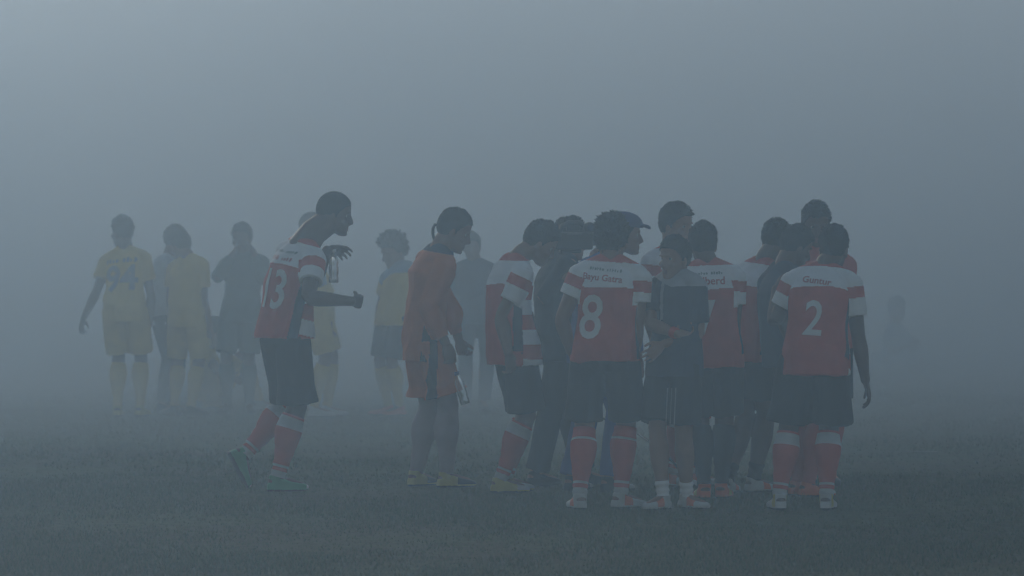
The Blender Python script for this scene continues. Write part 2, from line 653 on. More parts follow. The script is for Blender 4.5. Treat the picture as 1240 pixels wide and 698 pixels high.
    if ht in ('short', 'bushy') and not sp.get('ponytail'):
        g_ = np.random.default_rng(sp['seed'])
        nt_ = {'short': 520, 'bushy': 620}[ht] // (2 if far else 1)
        ln_, rd_ = {'short': (.013, .0048), 'bushy': (.028, .008)}[ht]
        idx = g_.permutation(np.nonzero(inside < .05)[0])[:nt_]
        swirl = nrm(hr * g_.normal() + hf * (.9 + g_.normal() * .3))
        for k in idx:
            p, v = HV[k], nrm(dirs[k] + swirl * .55 + g_.normal(size=3) * .35)
            sc = fade[k] * g_.uniform(.5, 1.15)
            t1 = nrm(np.cross(v, g_.normal(size=3)))
            t2 = np.cross(v, t1)
            r_ = rd_ * ms
            q0 = p - v * .006
            m_ = p + v * ln_ * .55 * sc * ms
            tp = p + v * ln_ * sc * ms + swirl * .004
            vv = np.array([q0 + t1 * r_, q0 - t1 * r_ * .5 + t2 * r_ * .87, q0 - t1 * r_ * .5 - t2 * r_ * .87,
                           m_ + t1 * r_ * .6, m_ - t1 * r_ * .3 + t2 * r_ * .5, m_ - t1 * r_ * .3 - t2 * r_ * .5, tp])
            hparts.append((vv, [(0, 2, 1), (0, 1, 4, 3), (1, 2, 5, 4), (2, 0, 3, 5), (3, 4, 6), (4, 5, 6), (5, 3, 6)]))
    HV, HF = join(hparts)
    link('hair', to_mesh('hair', L_(HV), HF, [HAIR]), root)
    if sp.get('cap'):
        cs, wa, wf = [], [], []
        for (h, w, f_, cf) in ((.045, .088, .112, -.002), (.07, .090, .114, -.004), (.095, .082, .103, -.006), (.118, .062, .080, -.008), (.132, .036, .046, -.01), (.137, .008, .01, -.01)):
            cs.append(hpnt(0, cf, h)); wa.append(w * ms); wf.append(f_ * ms)
        cv, cf_ = loft(cs, [hr] * 6, [hf] * 6, wa, wf, 32, p=2.0)
        cap = link('cap', to_mesh('cap', L_(cv), cf_, [sp['cap']]), root)
        bc = [hpnt(0, .080, .055), hpnt(0, .105, .060), hpnt(0, .130, .058), hpnt(0, .150, .050), hpnt(0, .156, .045)]
        bv, bf = loft(bc, [hr] * 5, [nrm(hu + hf * .2)] * 5, [w * ms for w in (.080, .076, .064, .040, .012)], [.011, .011, .010, .009, .006], 20)
        link('brim', to_mesh('brim', L_(bv), bf, [sp['cap']]), cap)
    # --- shirt
    t = sp['top']
    hem = t.get('hem', -.09)
    slv = t.get('sleeve', .62)
    ez = t.get('ease', 1.0)
    P = []
    R = [(hem, .206, .160), (hem + .03, .206, .160), (0.035, .200, .154), (.12, .186, .140), (.20, .178, .132), (.30, .182, .132), (.40, .185, .133), (.46, .172, .118), (.505, .132, .098), (.54, .092, .086), (.562, .080, .080)]
    R = [x for x in R if x[0] >= hem]
    R.sort()
    cs, sd, fw, wa, wf = [], [], [], [], []
    for (m, a, b) in R:
        r, f = frame(m)
        k = ez if m < .40 else 1.0
        cs.append(spine(m) + f * .006); sd.append(r); fw.append(f); wa.append(a * s * k * build); wf.append(b * s * k * build)
    P.append(loft(cs, sd, fw, wa, wf, 28, p=2.35))
    for sg in (1, -1):
        S, E, W, hd, curl = arms[sg]
        P.append(tube([spine(.53) + cr * sg * .03 - cw * .004, lerp(spine(.525), S, .55) + upv * .008, S - cr * sg * .01], [.074 * s, .069 * s, .070 * s], 16))
        if slv <= 1.0:
            ts = [0, .12, .3, slv - .04, slv]
            rr = [.073, .075, .074, .074, .075]
        else:
            ts = [0, .12, .4, .7, .95, 1.05, 1.3, 1.6, slv - .04, slv]
            rr = [.074, .075, .070, .066, .063, .063, .061, .054, .046, .045]
        pp = [on_limb(S, E, W, q_) for q_ in ts]
        pp = [pp[0] - nrm(E - S) * .03] + pp
        P.append(tube_open(pp, [.06 * s] + [r_ * s * t.get('slw', 1.0) for r_ in rr], 16))
    V, Fc, N = remesh(P, .0115 if far else .0068, 4)
    sp_m = ((V - Pc) @ upv) / s
    amp = np.interp(sp_m, [-.1, .15, .42, .5], [.018, .017, .011, .005]) * s * t.get('fold', 1.0)
    amp = amp * np.where(np.abs((V - spine(.4)) @ cr) > .16 * s, .45, 1.0)
    V = V + N * (np.maximum(-.45, folds(V - base, sp['seed'], 17) + .55 * folds(V - base, sp['seed'] + 1, 38, (1, 1, .45))) * amp)[:, None]
    C = centres(V, Fc)
    q = C - Pc
    info = {'m': ((q @ upv) / s), 'x': (C - spine(.4)) @ cr / s, 'y': (C - spine(.3)) @ cw / s, 's': s, 'z': C[:, 2]}
    ua = np.full(len(C), -1.0)
    for sg in (1, -1):
        S, E, W, hd, curl = arms[sg]
        for (a, b, o_) in ((S, E, 0.0), (E, W, np.linalg.norm(E - S))):
            dv = nrm(b - a)
            ln = np.linalg.norm(b - a)
            u = (C - a) @ dv
            rad = np.linalg.norm((C - a) - np.outer(u, dv), axis=1)
            lim = min(ln, (slv * .288 + .03) * s) if o_ == 0 else ln
            ok = (rad < .088 * s * t.get('slw', 1.0)) & (u > -.02) & (u < lim) & ((C - spine(.4)) @ cr * sg > .145 * s if o_ == 0 else (rad < .075 * s) & (slv > 1))
            ua = np.where(ok, np.maximum(ua, (u + o_) / s), ua)
    info['u'] = ua
    mats, slots = t['paint'](info)
    shm = to_mesh('shirt', L_(V), Fc, mats, slots)
    shirt = link(t.get('name', 'shirt'), shm, root)
    if t.get('label'):
        shirt['label'] = t['label']
    # print on the back
    rb, fb = frame(.3)
    for (kind, body_, m, xoff, size, xs, bold, mat, tilt) in t.get('prints', []):
        if kind == 'text':
            bm = text_bm(body_, size * s, xs, bold)
        else:
            bm = rects_bm(smudge_rects(size[0] * s, size[1] * s, body_, sp['seed'] + 3))
        ca, sa = math.cos(math.radians(tilt)), math.sin(math.radians(tilt))
        rx = rb * ca + upv * sa
        ux = upv * ca - rb * sa
        o_ = L_(spine(m) + rb * xoff * s)
        decal('shirt_number' if (kind == 'text' and body_.isdigit()) else 'shirt_lettering', shm, bm, o_, rx, ux, fb, mat, shirt, .006)
    # --- shorts or trousers
    b = sp['bottom']
    end = b.get('end', .92)
    wd = b.get('wide', .92 if far else 1.0)
    P = []
    R = [(-.115, .120, .100), (-.06, .165, .122), (.0, .170, .122), (.05, .158, .112), (.09, .140, .100)]
    cs, sd, fw, wa, wf = [], [], [], [], []
    for (m, a, bb) in R:
        r, f = frame(m)
        cs.append(spine(m)); sd.append(r); fw.append(f); wa.append(a * s * build); wf.append(bb * s * build)
    P.append(loft(cs, sd, fw, wa, wf, 26))
    for sg in (1, -1):
        Hj, K, A, tf, tr, tu = legs[sg]
        out = pr * sg * .012
        if end <= 1.05:
            ts = [0.02, .2, .45, .7, end - .03, end]
            rr = [.104, .110, .112, .112, .114 * wd, .115 * wd]
        else:
            ts = [0.02, .2, .45, .7, .9, 1.0, 1.15, 1.4, 1.65, end - .04, end]
            rr = [.104, .110, .104, .095, .084, .082, .083, .082, .077, .076 * wd, .074 * wd]
        P.append(tube_open([on_limb(Hj, K, A, q_) + out for q_ in ts], [r_ * s * build for r_ in rr], 18))
    V, Fc, N = remesh(P, .0115 if far else .009, 3)
    amp = .014 * s * b.get('fold', 1.0)
    V = V + N * (np.maximum(-.4, folds(V - base, sp['seed'] + 77, 14, (1, 1, .35)) + .5 * folds(V - base, sp['seed'] + 78, 34, (1, 1, .4))) * amp)[:, None]
    if 'paint' in b:
        C = centres(V, Fc)
        mats, slots = b['paint']({'x': (C - Pc) @ pr / s, 'y': (C - Pc) @ pw / s, 'z': (C[:, 2]) / s})
    else:
        mats, slots = [b['mat']], None
    bme = to_mesh('shorts', L_(V), Fc, mats, slots)
    bot = link('shorts' if end <= 1.05 else 'trousers', bme, root)
    for (px, py, w, h, lean, mat) in b.get('marks', []):
        o_ = at(px, py, d)
        link_dir = nrm(ray(px, py))
        decal('shorts_stripe', bme, rects_bm([(-w / 2, -h / 2, w / 2, h / 2, lean)]), L_(o_), np.array([1.0, 0, 0]), np.array([0, 0, 1.0]), link_dir, mat, bot, .003)
    # --- socks and boots
    for sg in (1, -1):
        Hj, K, A, tf, tr, tu = legs[sg]
        sk = sp.get('socks')
        if sk:
            top = sk.get('top', 1.14)
            bands = sk['bands']        # list of (from fraction, to fraction, material) with 0 at the ankle, 1 at the top
            for_m, ts, sl = [], [], []
            for bi, (a, bb, m) in enumerate(bands):
                for_m.append(m)
                nn = max(2, int((bb - a) * 16))
                for k in range(nn):
                    ts.append(a + (bb - a) * k / nn)
                    sl.append(bi)
            ts.append(1.0)
            tt = [2.0 - (2.0 - top) * x for x in ts]
            pts, rad = [], []
            for x in tt:
                c0 = on_limb(Hj, K, A, x)
                kb = math.exp(-((x - 1.35) / .2) ** 2)
                c0 = c0 - nrm(np.cross(np.cross(A - K, tf), A - K)) * .009 * s * kb
                pts.append(c0)
                g_ = .0045 + .003 * math.sin(x * 70 + sp['seed']) * (1 if x > 1.6 else .25)
                rad.append((prof(LEG_R, x) * build + .008 * kb + g_) * s)
            sv, sf = tube_open(pts, rad, 18)
            n = 18
            ns = (len(pts) - 1) * n
            slo = [sl[min(i // n, len(sl) - 1)] for i in range(ns)] + [0 if (j % 2 == 0) else len(for_m) - 1 for j in range(2 * n)]
            link('sock', to_mesh('sock', L_(sv), sf, for_m, slo), root)
        bo = sp['boots']
        P = []
        rings = [(-.066, .020, .040), (-.058, .028, .058), (-.03, .034, .080), (.01, .036, .088), (.05, .039, .078), (.09, .044, .062), (.13, .046, .051), (.165, .040, .042), (.188, .027, .032), (.198, .012, .022)]
        cs, wa, wf = [], [], []
        for (x, w, h) in rings:
            lift = .010 * max(0, (x - .1) / .1)
            cs.append(A + tf * x * .94 * s + tu * (-.088 + h / 2 + lift) * s)
            wa.append(w * s * 1.06); wf.append(h / 2 * s * 1.04)
        P.append(loft(cs, [tr] * len(cs), [tu] * len(cs), wa, wf, 18, p=2.7))
        P.append(tube_open([A - tu * .04 * s - tf * .006, A - tu * .005 * s - tf * .01 * s, A + tu * .012 * s - tf * .010 * s], [.040 * s, .042 * s, .041 * s], 16))
        V, Fc, N = remesh(P, .010 if far else .0065, 2)
        C = centres(V, Fc) - A
        zz, xx, yy = C @ tu / s, C @ tf / s, C @ tr / s
        slo = np.zeros(len(C), int)
        slo[zz < -.074] = 2
        slo[(zz > -.066) & (xx > bo[3][0]) & (xx < bo[3][1])] = 1
        boot = link('boot', to_mesh('boot', L_(V), Fc, bo[:3], slo), root)
    if sp.get('wristband'):
        sg, mat = sp['wristband']
        S, E, W, hd, curl = arms[sg]
        pts = [lerp(E, W, x) for x in (.78, .80, .93, .95)]
        v, f = tube_open(pts, [.031 * s, .038 * s, .036 * s, .028 * s], 16)
        link('wristband', to_mesh('wristband', L_(v), f, [mat]), root)
    if sp.get('debug', True):
        msg = []
        for sg in (1, -1):
            S, E, W, hd, c_ = arms[sg]
            msg.append('%.2f/%.2f' % (np.linalg.norm(E - S) / (.288 * s), np.linalg.norm(W - E) / (.245 * s)))
            Hj, K, A = legs[sg][:3]
            msg.append('leg %.2f' % ((np.linalg.norm(A - Hj)) / (.493 * H)))
        print('PERSON', sp['label'][:40], 'spine %.2f' % (L_sp / (.548 * s)), msg, 'head dz %.2f' % ((Hd[2] - C7[2]) / s), 'top %.2f' % (Hd[2] + .12 * s))
    return {'root': root, 'arms': arms, 'sh': sh, 'C7': C7, 'Hd': Hd, 'frame': (cr, cw, upv), 's': s, 'shirt': shm, 'base': base}


# ------------------------------------------------------------------ shirt patterns
def paint_striped(i):
    """White yoke, red back, red and white hoops on the front, red and white sleeve bands."""
    m, u, y, x = i['m'], i['u'], i['y'], i['x']
    sl = np.zeros(len(m), int)                      # red
    wob = .006 * np.sin(x * 14)
    front = (y > .02) & (u < 0)
    sl[front & (np.floor((m + 2.0) / .092) % 2 == 0)] = 1
    sl[(m > .392 + wob) & (u < .03)] = 1
    sl[(u >= 0) & (u < .022)] = 1
    sl[u >= .098] = 1
    sl[m > .545] = 2
    sl[(u < 0) & (np.abs(x) > .15) & (np.abs(y + .01) < .03) & (m < .36) & (m > -.02)] = 3
    return [RED, WHITE, RED, NAVY], sl


def paint_plain(a, cuff=None, cuff_from=9, collar=None, side=None):
    def f(i):
        sl = np.zeros(len(i['m']), int)
        if cuff:
            sl[i['u'] > cuff_from] = 1
        if collar:
            sl[i['m'] > .535] = 2
        if side:
            sl[(i['u'] < 0) & (np.abs(i['x']) > .14) & (i['m'] < .34) & (np.abs(i['y'] + .02) < .024)] = 3
        return [a, cuff or a, collar or a, side or a], sl
    return f


def paint_yoke(a, yk, at_m=.40, lop=False):
    def f(i):
        sl = np.zeros(len(i['m']), int)
        xx = i['x'] if lop else 0 * i['x']
        sl[(i['m'] > at_m + .5 * np.maximum(0, xx + .04)) & (i['u'] < .05)] = 1
        if lop:
            sl[(np.abs(i['x'] - .03) < .012) & (i['y'] > 0) & (i['m'] > .25) & (i['u'] < 0)] = 1
        return [a, yk], sl
    return f


def paint_side(a, b_):
    def f(i):
        sl = np.zeros(len(i['x']), int)
        sl[(np.abs(i['x']) > .12) & (np.abs(i['y'] + .01) < .024)] = 1
        return [a, b_], sl
    return f


def socks_red(top=1.13):
    return {'top': top, 'bands': [(0, .10, MWHITE), (.10, .16, RED), (.16, .20, MWHITE), (.20, .78, RED), (.78, .96, MWHITE), (.96, 1.0, RED)]}


def socks_thin(top=1.08):
    return {'top': top, 'bands': [(0, .10, MWHITE), (.10, .16, RED), (.16, .20, MWHITE), (.20, .80, RED), (.80, .835, MWHITE), (.835, 1.0, RED)]}


def socks_plain(m, top=1.13):
    return {'top': top, 'bands': [(0, 1.0, m)]}


BOOT_W = [WBOOT, OBOOT, RUBBER, (.00, .06)]
G1 = 'players and staff gathered in the near huddle'
G2 = 'far figures standing deep in the smoke'

PEOPLE = {}


def add(key, **k):
    k['seed'] = 100 + 17 * len(PEOPLE)
    PEOPLE[key] = person(k)


add('thirteen', label='player in red and white shirt number 13 walking with clenched fist and lifted rear foot', group=G1,
    d=36.7, H=1.91, yaw=58, cyaw=57, px=344, c7=(381, 268, 1), head=(405, 259), hyaw=86, hpitch=12, hair='buzz', hs=.96, nk=1.28, skin=SKIN2, hunch=.045,
    ra=((373, 361, -1), (426, 365, 1), (446, 367, 1), 1.5), la=((383, 335, 1), (396, 303, -1), (420, 303, 1), .55),
    rl=(336, None, -.08, 80), ll=(296, 551, .14, 70, 62), top={'paint': paint_striped, 'hem': -.03, 'sleeve': .60,
    'prints': [('text', '13', .245, .015, .33, .78, .006, PRINT_W, 0), ('bars', 12, .488, .01, (.20, .020), 1, 0, PRINT_G, 0), ('bars', 10, .445, .01, (.21, .030), 1, 0, PRINT_R, 0)]},
    bottom={'mat': BLACK, 'end': .96, 'wide': 1.12}, socks=socks_red(), boots=[GREEN, WBOOT, RUBBER, (.17, .3)])

add('keeper', label='goalkeeper in orange kit with a ponytail, head bowed, holding a bottle', group=G1,
    d=37.2, H=1.84, yaw=70, cyaw=66, px=514, c7=(533, 300, 1), head=(550, 279), hyaw=84, hpitch=24, hair='short', ponytail=True, skin=SKIN, hunch=.035,
    ra=((517, 371, -1), (540, 416, 1), (549, 448, 1), .9), la=((543, 367, 1), (555, 410, 1), (564, 440, -1), .9),
    rl=(541, None, -.05, 75), ll=(504, None, .12, 40),
    top={'paint': paint_plain(ORANGE, NAVY, 1.2, NAVY, NAVY), 'hem': -.15, 'sleeve': 1.85, 'ease': .85, 'fold': 1.1},
    bottom={'paint': paint_side(ORANGE, NAVY), 'end': .84, 'wide': 1.22}, socks=socks_plain(TIGHTS, .78), boots=[YBOOT, DBOOT, RUBBER, (.06, .3)])

add('bowed', label='player in striped shirt and black shorts with head bowed against the cameraman', group=G1,
    d=36.5, H=1.79, yaw=72, cyaw=66, px=622, drop=.02, c7=(625, 310, 1), head=(654, 294), hyaw=80, hpitch=34, hair='short', hunch=.05,
    ra=((607, 385, -1), (616, 428, -1), (621, 458, 1), .6), la=((640, 385, 1), (632, 432, 1), (636, 460, 1), .6),
    rl=(606, None, -.06, 82), ll=(612, None, .14, 78),
    top={'paint': paint_striped, 'hem': -.11, 'sleeve': .62}, bottom={'mat': BLACK, 'end': .93, 'wide': 1.08}, socks=socks_red(), boots=[YBOOT, WBOOT, RUBBER, (.10, .3)])

add('cameraman', label='cameraman in dark jacket and trousers with a video camera on his shoulder', group=G1,
    d=37.4, H=1.80, yaw=70, px=678, c7=(678, 312, 1), head=(690, 290), hyaw=78, hpitch=10, hair='short', skin=SKIN3,
    ra=((655, 366, -1), (688, 335, -1), (706, 315, 1), 1.0), la=((705, 360, 1), (716, 315, 1), (722, 306, 1), 1.0),
    rl=(649, None, -.05, 60), ll=(706, None, .12, 70),
    top={'paint': paint_plain(BLACK, None, 9), 'hem': -.13, 'sleeve': 1.88, 'name': 'jacket', 'ease': 1.05}, bottom={'mat': BLACK, 'end': 1.97, 'wide': 1.05}, boots=[DBOOT, DBOOT, RUBBER, (1, 2)])

add('capman', label='man in blue tracksuit and dark blue peaked cap, standing behind the player number 8', group=G1,
    d=36.6, H=1.78, yaw=50, cyaw=40, px=722, c7=(738, 312, 1), head=(756, 284), hyaw=78, hpitch=4, hair='cap', hs=1.0, cap=DCAP,
    rl=(738, None, -.02, 60), ll=(693, None, .1, 40),
    top={'paint': paint_plain(BLUE), 'hem': -.12, 'sleeve': 1.88, 'name': 'jacket'}, bottom={'mat': BLUE, 'end': 1.98, 'wide': 1.0}, boots=[DBOOT, WBOOT, RUBBER, (.12, .3)])

add('eight', label='player with number 8 on his red and white shirt, seen from behind', group=G1,
    d=34.5, H=1.78, yaw=8, px=733, c7=(741, 315, 1), head=(741, 292), hyaw=25, hpitch=6, hair='bushy', hs=1.0, build=1.03, skin=SKIN,
    la=((680, 387, -1), (691, 426, 1), (698, 446, 1), .6), ra=((771, 396, -1), (766, 442, 1), (762, 468, 1), .7),
    ll=(702, None, -.05, -15), rl=(752, None, .05, 55),
    top={'paint': paint_striped, 'hem': -.05, 'sleeve': .52, 'slw': 1.08,
         'prints': [('text', '8', .20, -.085, .37, .80, .004, PRINT_W, -4), ('text', 'Bayu Gatra', .448, -.035, .054, 1.0, .0012, PRINT_R, -3), ('bars', 13, .500, -.02, (.20, .020), 1, 0, PRINT_G, -3)]},
    bottom={'mat': BLACK, 'end': .94, 'wide': 1.06}, socks=socks_thin(1.06), boots=BOOT_W)

add('tall', label='tall bareheaded player whose face shows between the blue cap and the number 7 player', group=G1,
    d=37.3, H=1.86, yaw=125, cyaw=140, px=826, c7=(815, 305, 1), head=(819, 273), hyaw=122, hpitch=8, hair='short', skin=SKIN3,
    rl=(815, None, -.05, 130), ll=(836, None, .1, 110),
    top={'paint': paint_striped, 'hem': -.08, 'sleeve': .6}, bottom={'mat': BLACK, 'end': .93}, socks=socks_red(), boots=BOOT_W)

add('bib', label='man in dark top with pale grey shoulders and striped shorts, arms folded', group=G1,
    d=34.5, H=1.69, yaw=228, cyaw=218, px=818, c7=(818, 333, 1), head=(817, 313), hyaw=226, hpitch=4, hair='short', build=.95, shw=.92, skin=SKIN3,
    la=((846, 407, -1), (803, 417, -1), (784, 434, -1), .35), ra=((787, 392, -1), (821, 405, -1), (838, 400, 1), .8), wristband=(1, RED),
    ll=(832, None, .05, 135), rl=(803, None, -.05, 222),
    top={'paint': paint_yoke(NAVY, MGREY2, .455, True), 'hem': -.10, 'sleeve': .75, 'ease': 1.02}, bottom={'mat': BLACK, 'end': .93, 'wide': 1.02,
    'marks': [(806, 497, .007, .27, .012, MGREY), (811, 497, .007, .27, .012, MGREY), (816, 497, .007, .27, .012, MGREY)]},
    socks={'top': 1.78, 'bands': [(0, 1, WHITE)]}, boots=[WBOOT, OBOOT, RUBBER, (.03, .10)])

add('seven', label='player with Engelberd and number 7 on his back, behind the man with folded arms', group=G1,
    d=35.7, H=1.74, yaw=2, px=861, c7=(857, 318, 1), head=(851, 296), hyaw=-6, hpitch=8, hair='short', skin=SKIN2,
    ra=((889, 394, -1), (885, 442, 1), (883, 465, 1), .6), ll=(853, None, -.02, -10), rl=(874, None, .05, 15),
    top={'paint': paint_striped, 'hem': -.10, 'sleeve': .58,
         'prints': [('text', '7', .21, -.022, .30, .80, .004, PRINT_W, 0), ('text', 'Engelberd', .446, -.030, .068, 1.0, .0014, PRINT_R, 0), ('bars', 12, .498, 0, (.19, .020), 1, 0, PRINT_G, 0)]},
    bottom={'mat': BLACK, 'end': .93}, socks=socks_plain(BLACK, 1.13), boots=[OBOOT, YBOOT, RUBBER, (.04, .1)])

add('arm', label='player with bare shins and wide stance leaning into the huddle', group=G1,
    d=36.4, H=1.77, yaw=58, cyaw=50, px=908, drop=.02, c7=(925, 318, 1), head=(940, 292), hyaw=28, hpitch=22, hair='short', skin=SKIN2, hunch=.04,
    la=((886, 386, -1), (897, 432, 1), (902, 460, 1), .6), ra=((955, 385, 1), (985, 360, 1), (1002, 350, 1), .5),
    ll=(881, None, -.05, 20), rl=(913, None, .12, 60),
    top={'paint': paint_striped, 'hem': -.08, 'sleeve': .6}, bottom={'mat': BLACK, 'end': .74, 'wide': .9}, socks={'top': 1.75, 'bands': [(0, 1, BLACK)]}, boots=[WBOOT, OBOOT, RUBBER, (.05, .1)])

add('inner', label='dark haired man in dark top bending in beside the number 2 player', group=G1,
    d=36.0, H=1.74, yaw=60, px=960, drop=.02, c7=(948, 325, 1), head=(964, 299), hyaw=62, hpitch=24, hair='short', skin=SKIN2, hunch=.04,
    la=((935, 385, 1), (950, 430, 1), (955, 455, 1), .6), ra=((948, 385, -1), (962, 425, 1), (968, 450, 1), .6),
    ll=(966, None, .1, 60), rl=(979, None, -.05, 70),
    top={'paint': paint_plain(NAVY), 'hem': -.08, 'sleeve': .6}, bottom={'mat': BLACK, 'end': .93}, socks=socks_plain(RED), boots=[OBOOT, WBOOT, RUBBER, (.12, .2)])

add('topman', label='tall player in red top facing us above the others at the back of the huddle', group=G1,
    d=37.4, H=1.88, yaw=178, px=992, c7=(992, 306, 1), head=(988, 272), hyaw=172, hpitch=14, hair='short', skin=SKIN2, shw=.95,
    la=((1022, 362, -1), (1012, 345, -1), (1004, 340, -1), .4), ra=((958, 360, -1), (968, 345, -1), (975, 340, -1), .4),
    ll=(1004, None, 0, 170), rl=(982, None, 0, 185),
    top={'paint': paint_plain(RED), 'hem': -.09, 'sleeve': .6}, bottom={'mat': BLACK, 'end': .93}, socks=socks_plain(RED), boots=[DBOOT, OBOOT, RUBBER, (.05, .1)])

add('two', label='player with Guntur and number 2 on his back, his right hand hanging free', group=G1,
    d=34.4, H=1.76, yaw=4, cyaw=10, px=987, c7=(997, 327, 1), head=(1010, 301), hyaw=18, hpitch=10, hair='short', skin=SKIN2,
    ra=((1040, 411, -1), (1048, 461, 1), (1056, 494, 1), .45), la=((938, 392, 1), (940, 350, 1), (950, 335, 1), .5),
    ll=(944, None, .0, -12), rl=(1001, None, .0, 12),
    top={'paint': paint_striped, 'hem': -.12, 'sleeve': .60, 'slw': 1.04,
         'prints': [('text', '2', .195, -.015, .31, .80, .004, PRINT_W, -2), ('text', 'Guntur', .448, -.02, .060, 1.0, .0012, PRINT_R, -6)]},
    bottom={'mat': BLACK, 'end': .96, 'wide': 1.10}, socks=socks_red(1.10), boots=[WBOOT, YBOOT, RUBBER, (-.03, .03)])

# ---- far group
add('ninetyfour', label='player in yellow number 94 kit, one arm held out from his side', group=G2, far=True,
    d=49.7, H=1.78, yaw=15, px=151, c7=(152, 305, 1), head=(148, 281), hyaw=-40, hpitch=4, hair='short', skin=SKIN2, build=.94,
    la=((117, 353, -1), (101, 386, -1), (96, 405, 1), .6), ra=((183, 358, -1), (181, 394, 1), (178, 412, 1), .6),
    ll=(142, None, 0, 0), rl=(170, None, .05, 25),
    top={'paint': paint_plain(YELLOW), 'hem': -.12, 'sleeve': .62, 'prints': [('text', '94', .24, 0, .33, .85, .010, PRINT_N, 0), ('bars', 9, .43, 0, (.28, .055), 1, 0, PRINT_N, 0)]},
    bottom={'mat': YELLOW, 'end': .93, 'wide': .92}, socks=socks_plain(YELLOW), boots=[YBOOT, WBOOT, RUBBER, (.1, .2)])

add('greytop', label='figure in pale grey top and dark trousers behind a player in yellow', group=G2, far=True,
    d=50.5, H=1.66, yaw=110, px=199, c7=(205, 314, 1), head=(213, 291), hyaw=95, hpitch=6, hair='short',
    ra=((192, 357, -1), (194, 390, 1), (196, 405, 1), .6), rl=(196, None, -.05, 110), ll=(206, None, .1, 100),
    top={'paint': paint_plain(GREY), 'hem': -.11, 'sleeve': .7}, bottom={'mat': NAVY, 'end': 1.95}, boots=[DBOOT, DBOOT, RUBBER, (1, 2)])

add('hugger', label='player in plain yellow kit leaning close to the figure in pale grey', group=G2, far=True,
    d=49.8, H=1.66, yaw=35, px=225, c7=(229, 314, 1), head=(219, 298), hyaw=-40, hpitch=25, hair='short', hunch=.04,
    ra=((247, 366, -1), (256, 402, -1), (262, 424, -1), .5), ll=(211, None, .08, -50), rl=(231, None, -.05, 60),
    top={'paint': paint_plain(YELLOW), 'hem': -.12, 'sleeve': .62}, bottom={'mat': YELLOW, 'end': .93}, socks=socks_plain(YELLOW), boots=[DBOOT, DBOOT, RUBBER, (1, 2)])

add('crouch', label='player in yellow sitting low on the grass with knees up, between standing figures', group=G2, far=True,
    d=51.2, H=1.72, yaw=80, pel=(258, 478), c7=(250, 412, -1), head=(258, 402), hyaw=80, hpitch=45, hair='short', hunch=.07,
    ra=((262, 448, -1), (280, 458, -1), (292, 462, 1), .5), la=((262, 446, 1), (282, 456, 1), (294, 462, 1), .5),
    rl=(315, None, -.1, 85, 0, (0, 0, 2)), ll=(309, None, .12, 85, 0, (0, 0, 2)),
    top={'paint': paint_plain(YELLOW), 'hem': -.06, 'sleeve': .62}, bottom={'mat': YELLOW, 'end': .93}, socks=socks_plain(YELLOW), boots=[WBOOT, DBOOT, RUBBER, (.1, .2)])

add('drinker', label='figure in dark grey green top and shorts raising a hand to the face', group=G2, far=True,
    d=50.4, H=1.74, yaw=195, px=292, c7=(296, 310, 1), head=(293, 289), hyaw=200, hpitch=2, hair='short', skin=SKIN2,
    la=((323, 342, -1), (306, 303, -1), (299, 290, 1), .9), ra=((262, 337, -1), (284, 305, -1), (288, 293, 1), .9),
    rl=(275, None, 0, 200), ll=(302, None, .05, 170),
    top={'paint': paint_plain(DGREY), 'hem': -.12, 'sleeve': 1.8, 'name': 'jacket'}, bottom={'mat': DGREY, 'end': .92}, socks=socks_plain(DGREY), boots=[DBOOT, DBOOT, RUBBER, (1, 2)])

add('behind13', label='player in yellow with pale blue sleeves half hidden behind the number 13 player', group=G2, far=True,
    d=49.6, H=1.78, yaw=95, px=385, c7=(375, 300, 1), head=(378, 276), hyaw=95, hpitch=6, hair='buzz', skin=SKIN3,
    ra=((397, 358, -1), (399, 398, 1), (398, 416, 1), .7), rl=(380, None, -.05, 95), ll=(396, None, .1, 90),
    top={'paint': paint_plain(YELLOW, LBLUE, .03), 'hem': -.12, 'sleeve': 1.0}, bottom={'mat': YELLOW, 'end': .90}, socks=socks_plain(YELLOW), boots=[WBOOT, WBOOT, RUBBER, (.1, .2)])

add('bushyfar', label='bushy haired figure in pale top and dark shorts with orange shoes, head bowed', group=G2, far=True,
    d=49.9, H=1.66, yaw=235, px=477, c7=(482, 322, 1), head=(477, 304), hyaw=240, hpitch=22, hair='bushy', hs=1.18, hunch=.03,
    la=((497, 368, -1), (484, 395, -1), (474, 396, -1), .7), ra=((462, 365, 1), (456, 394, -1), (460, 402, -1), .9),
    ll=(484, None, -.05, 230), rl=(470, None, .08, 265),
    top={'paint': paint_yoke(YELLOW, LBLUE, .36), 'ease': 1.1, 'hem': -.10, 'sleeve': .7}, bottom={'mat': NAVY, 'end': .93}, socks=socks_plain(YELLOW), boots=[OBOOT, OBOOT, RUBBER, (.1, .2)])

add('bluefar', label='dark blue silhouette of a man behind the goalkeeper, deep in smoke', group=G2, far=True,
    d=51.0, H=1.66, yaw=175, px=577, c7=(575, 318, 1), head=(571, 299), hyaw=185, hpitch=8, hair='short',
    rl=(565, None, 0, 190), ll=(585, None, .05, 165),
    top={'paint': paint_plain(NAVY), 'hem': -.12, 'sleeve': 1.85, 'name': 'jacket'}, bottom={'mat': NAVY, 'end': 1.95}, boots=[DBOOT, DBOOT, RUBBER, (1, 2)])

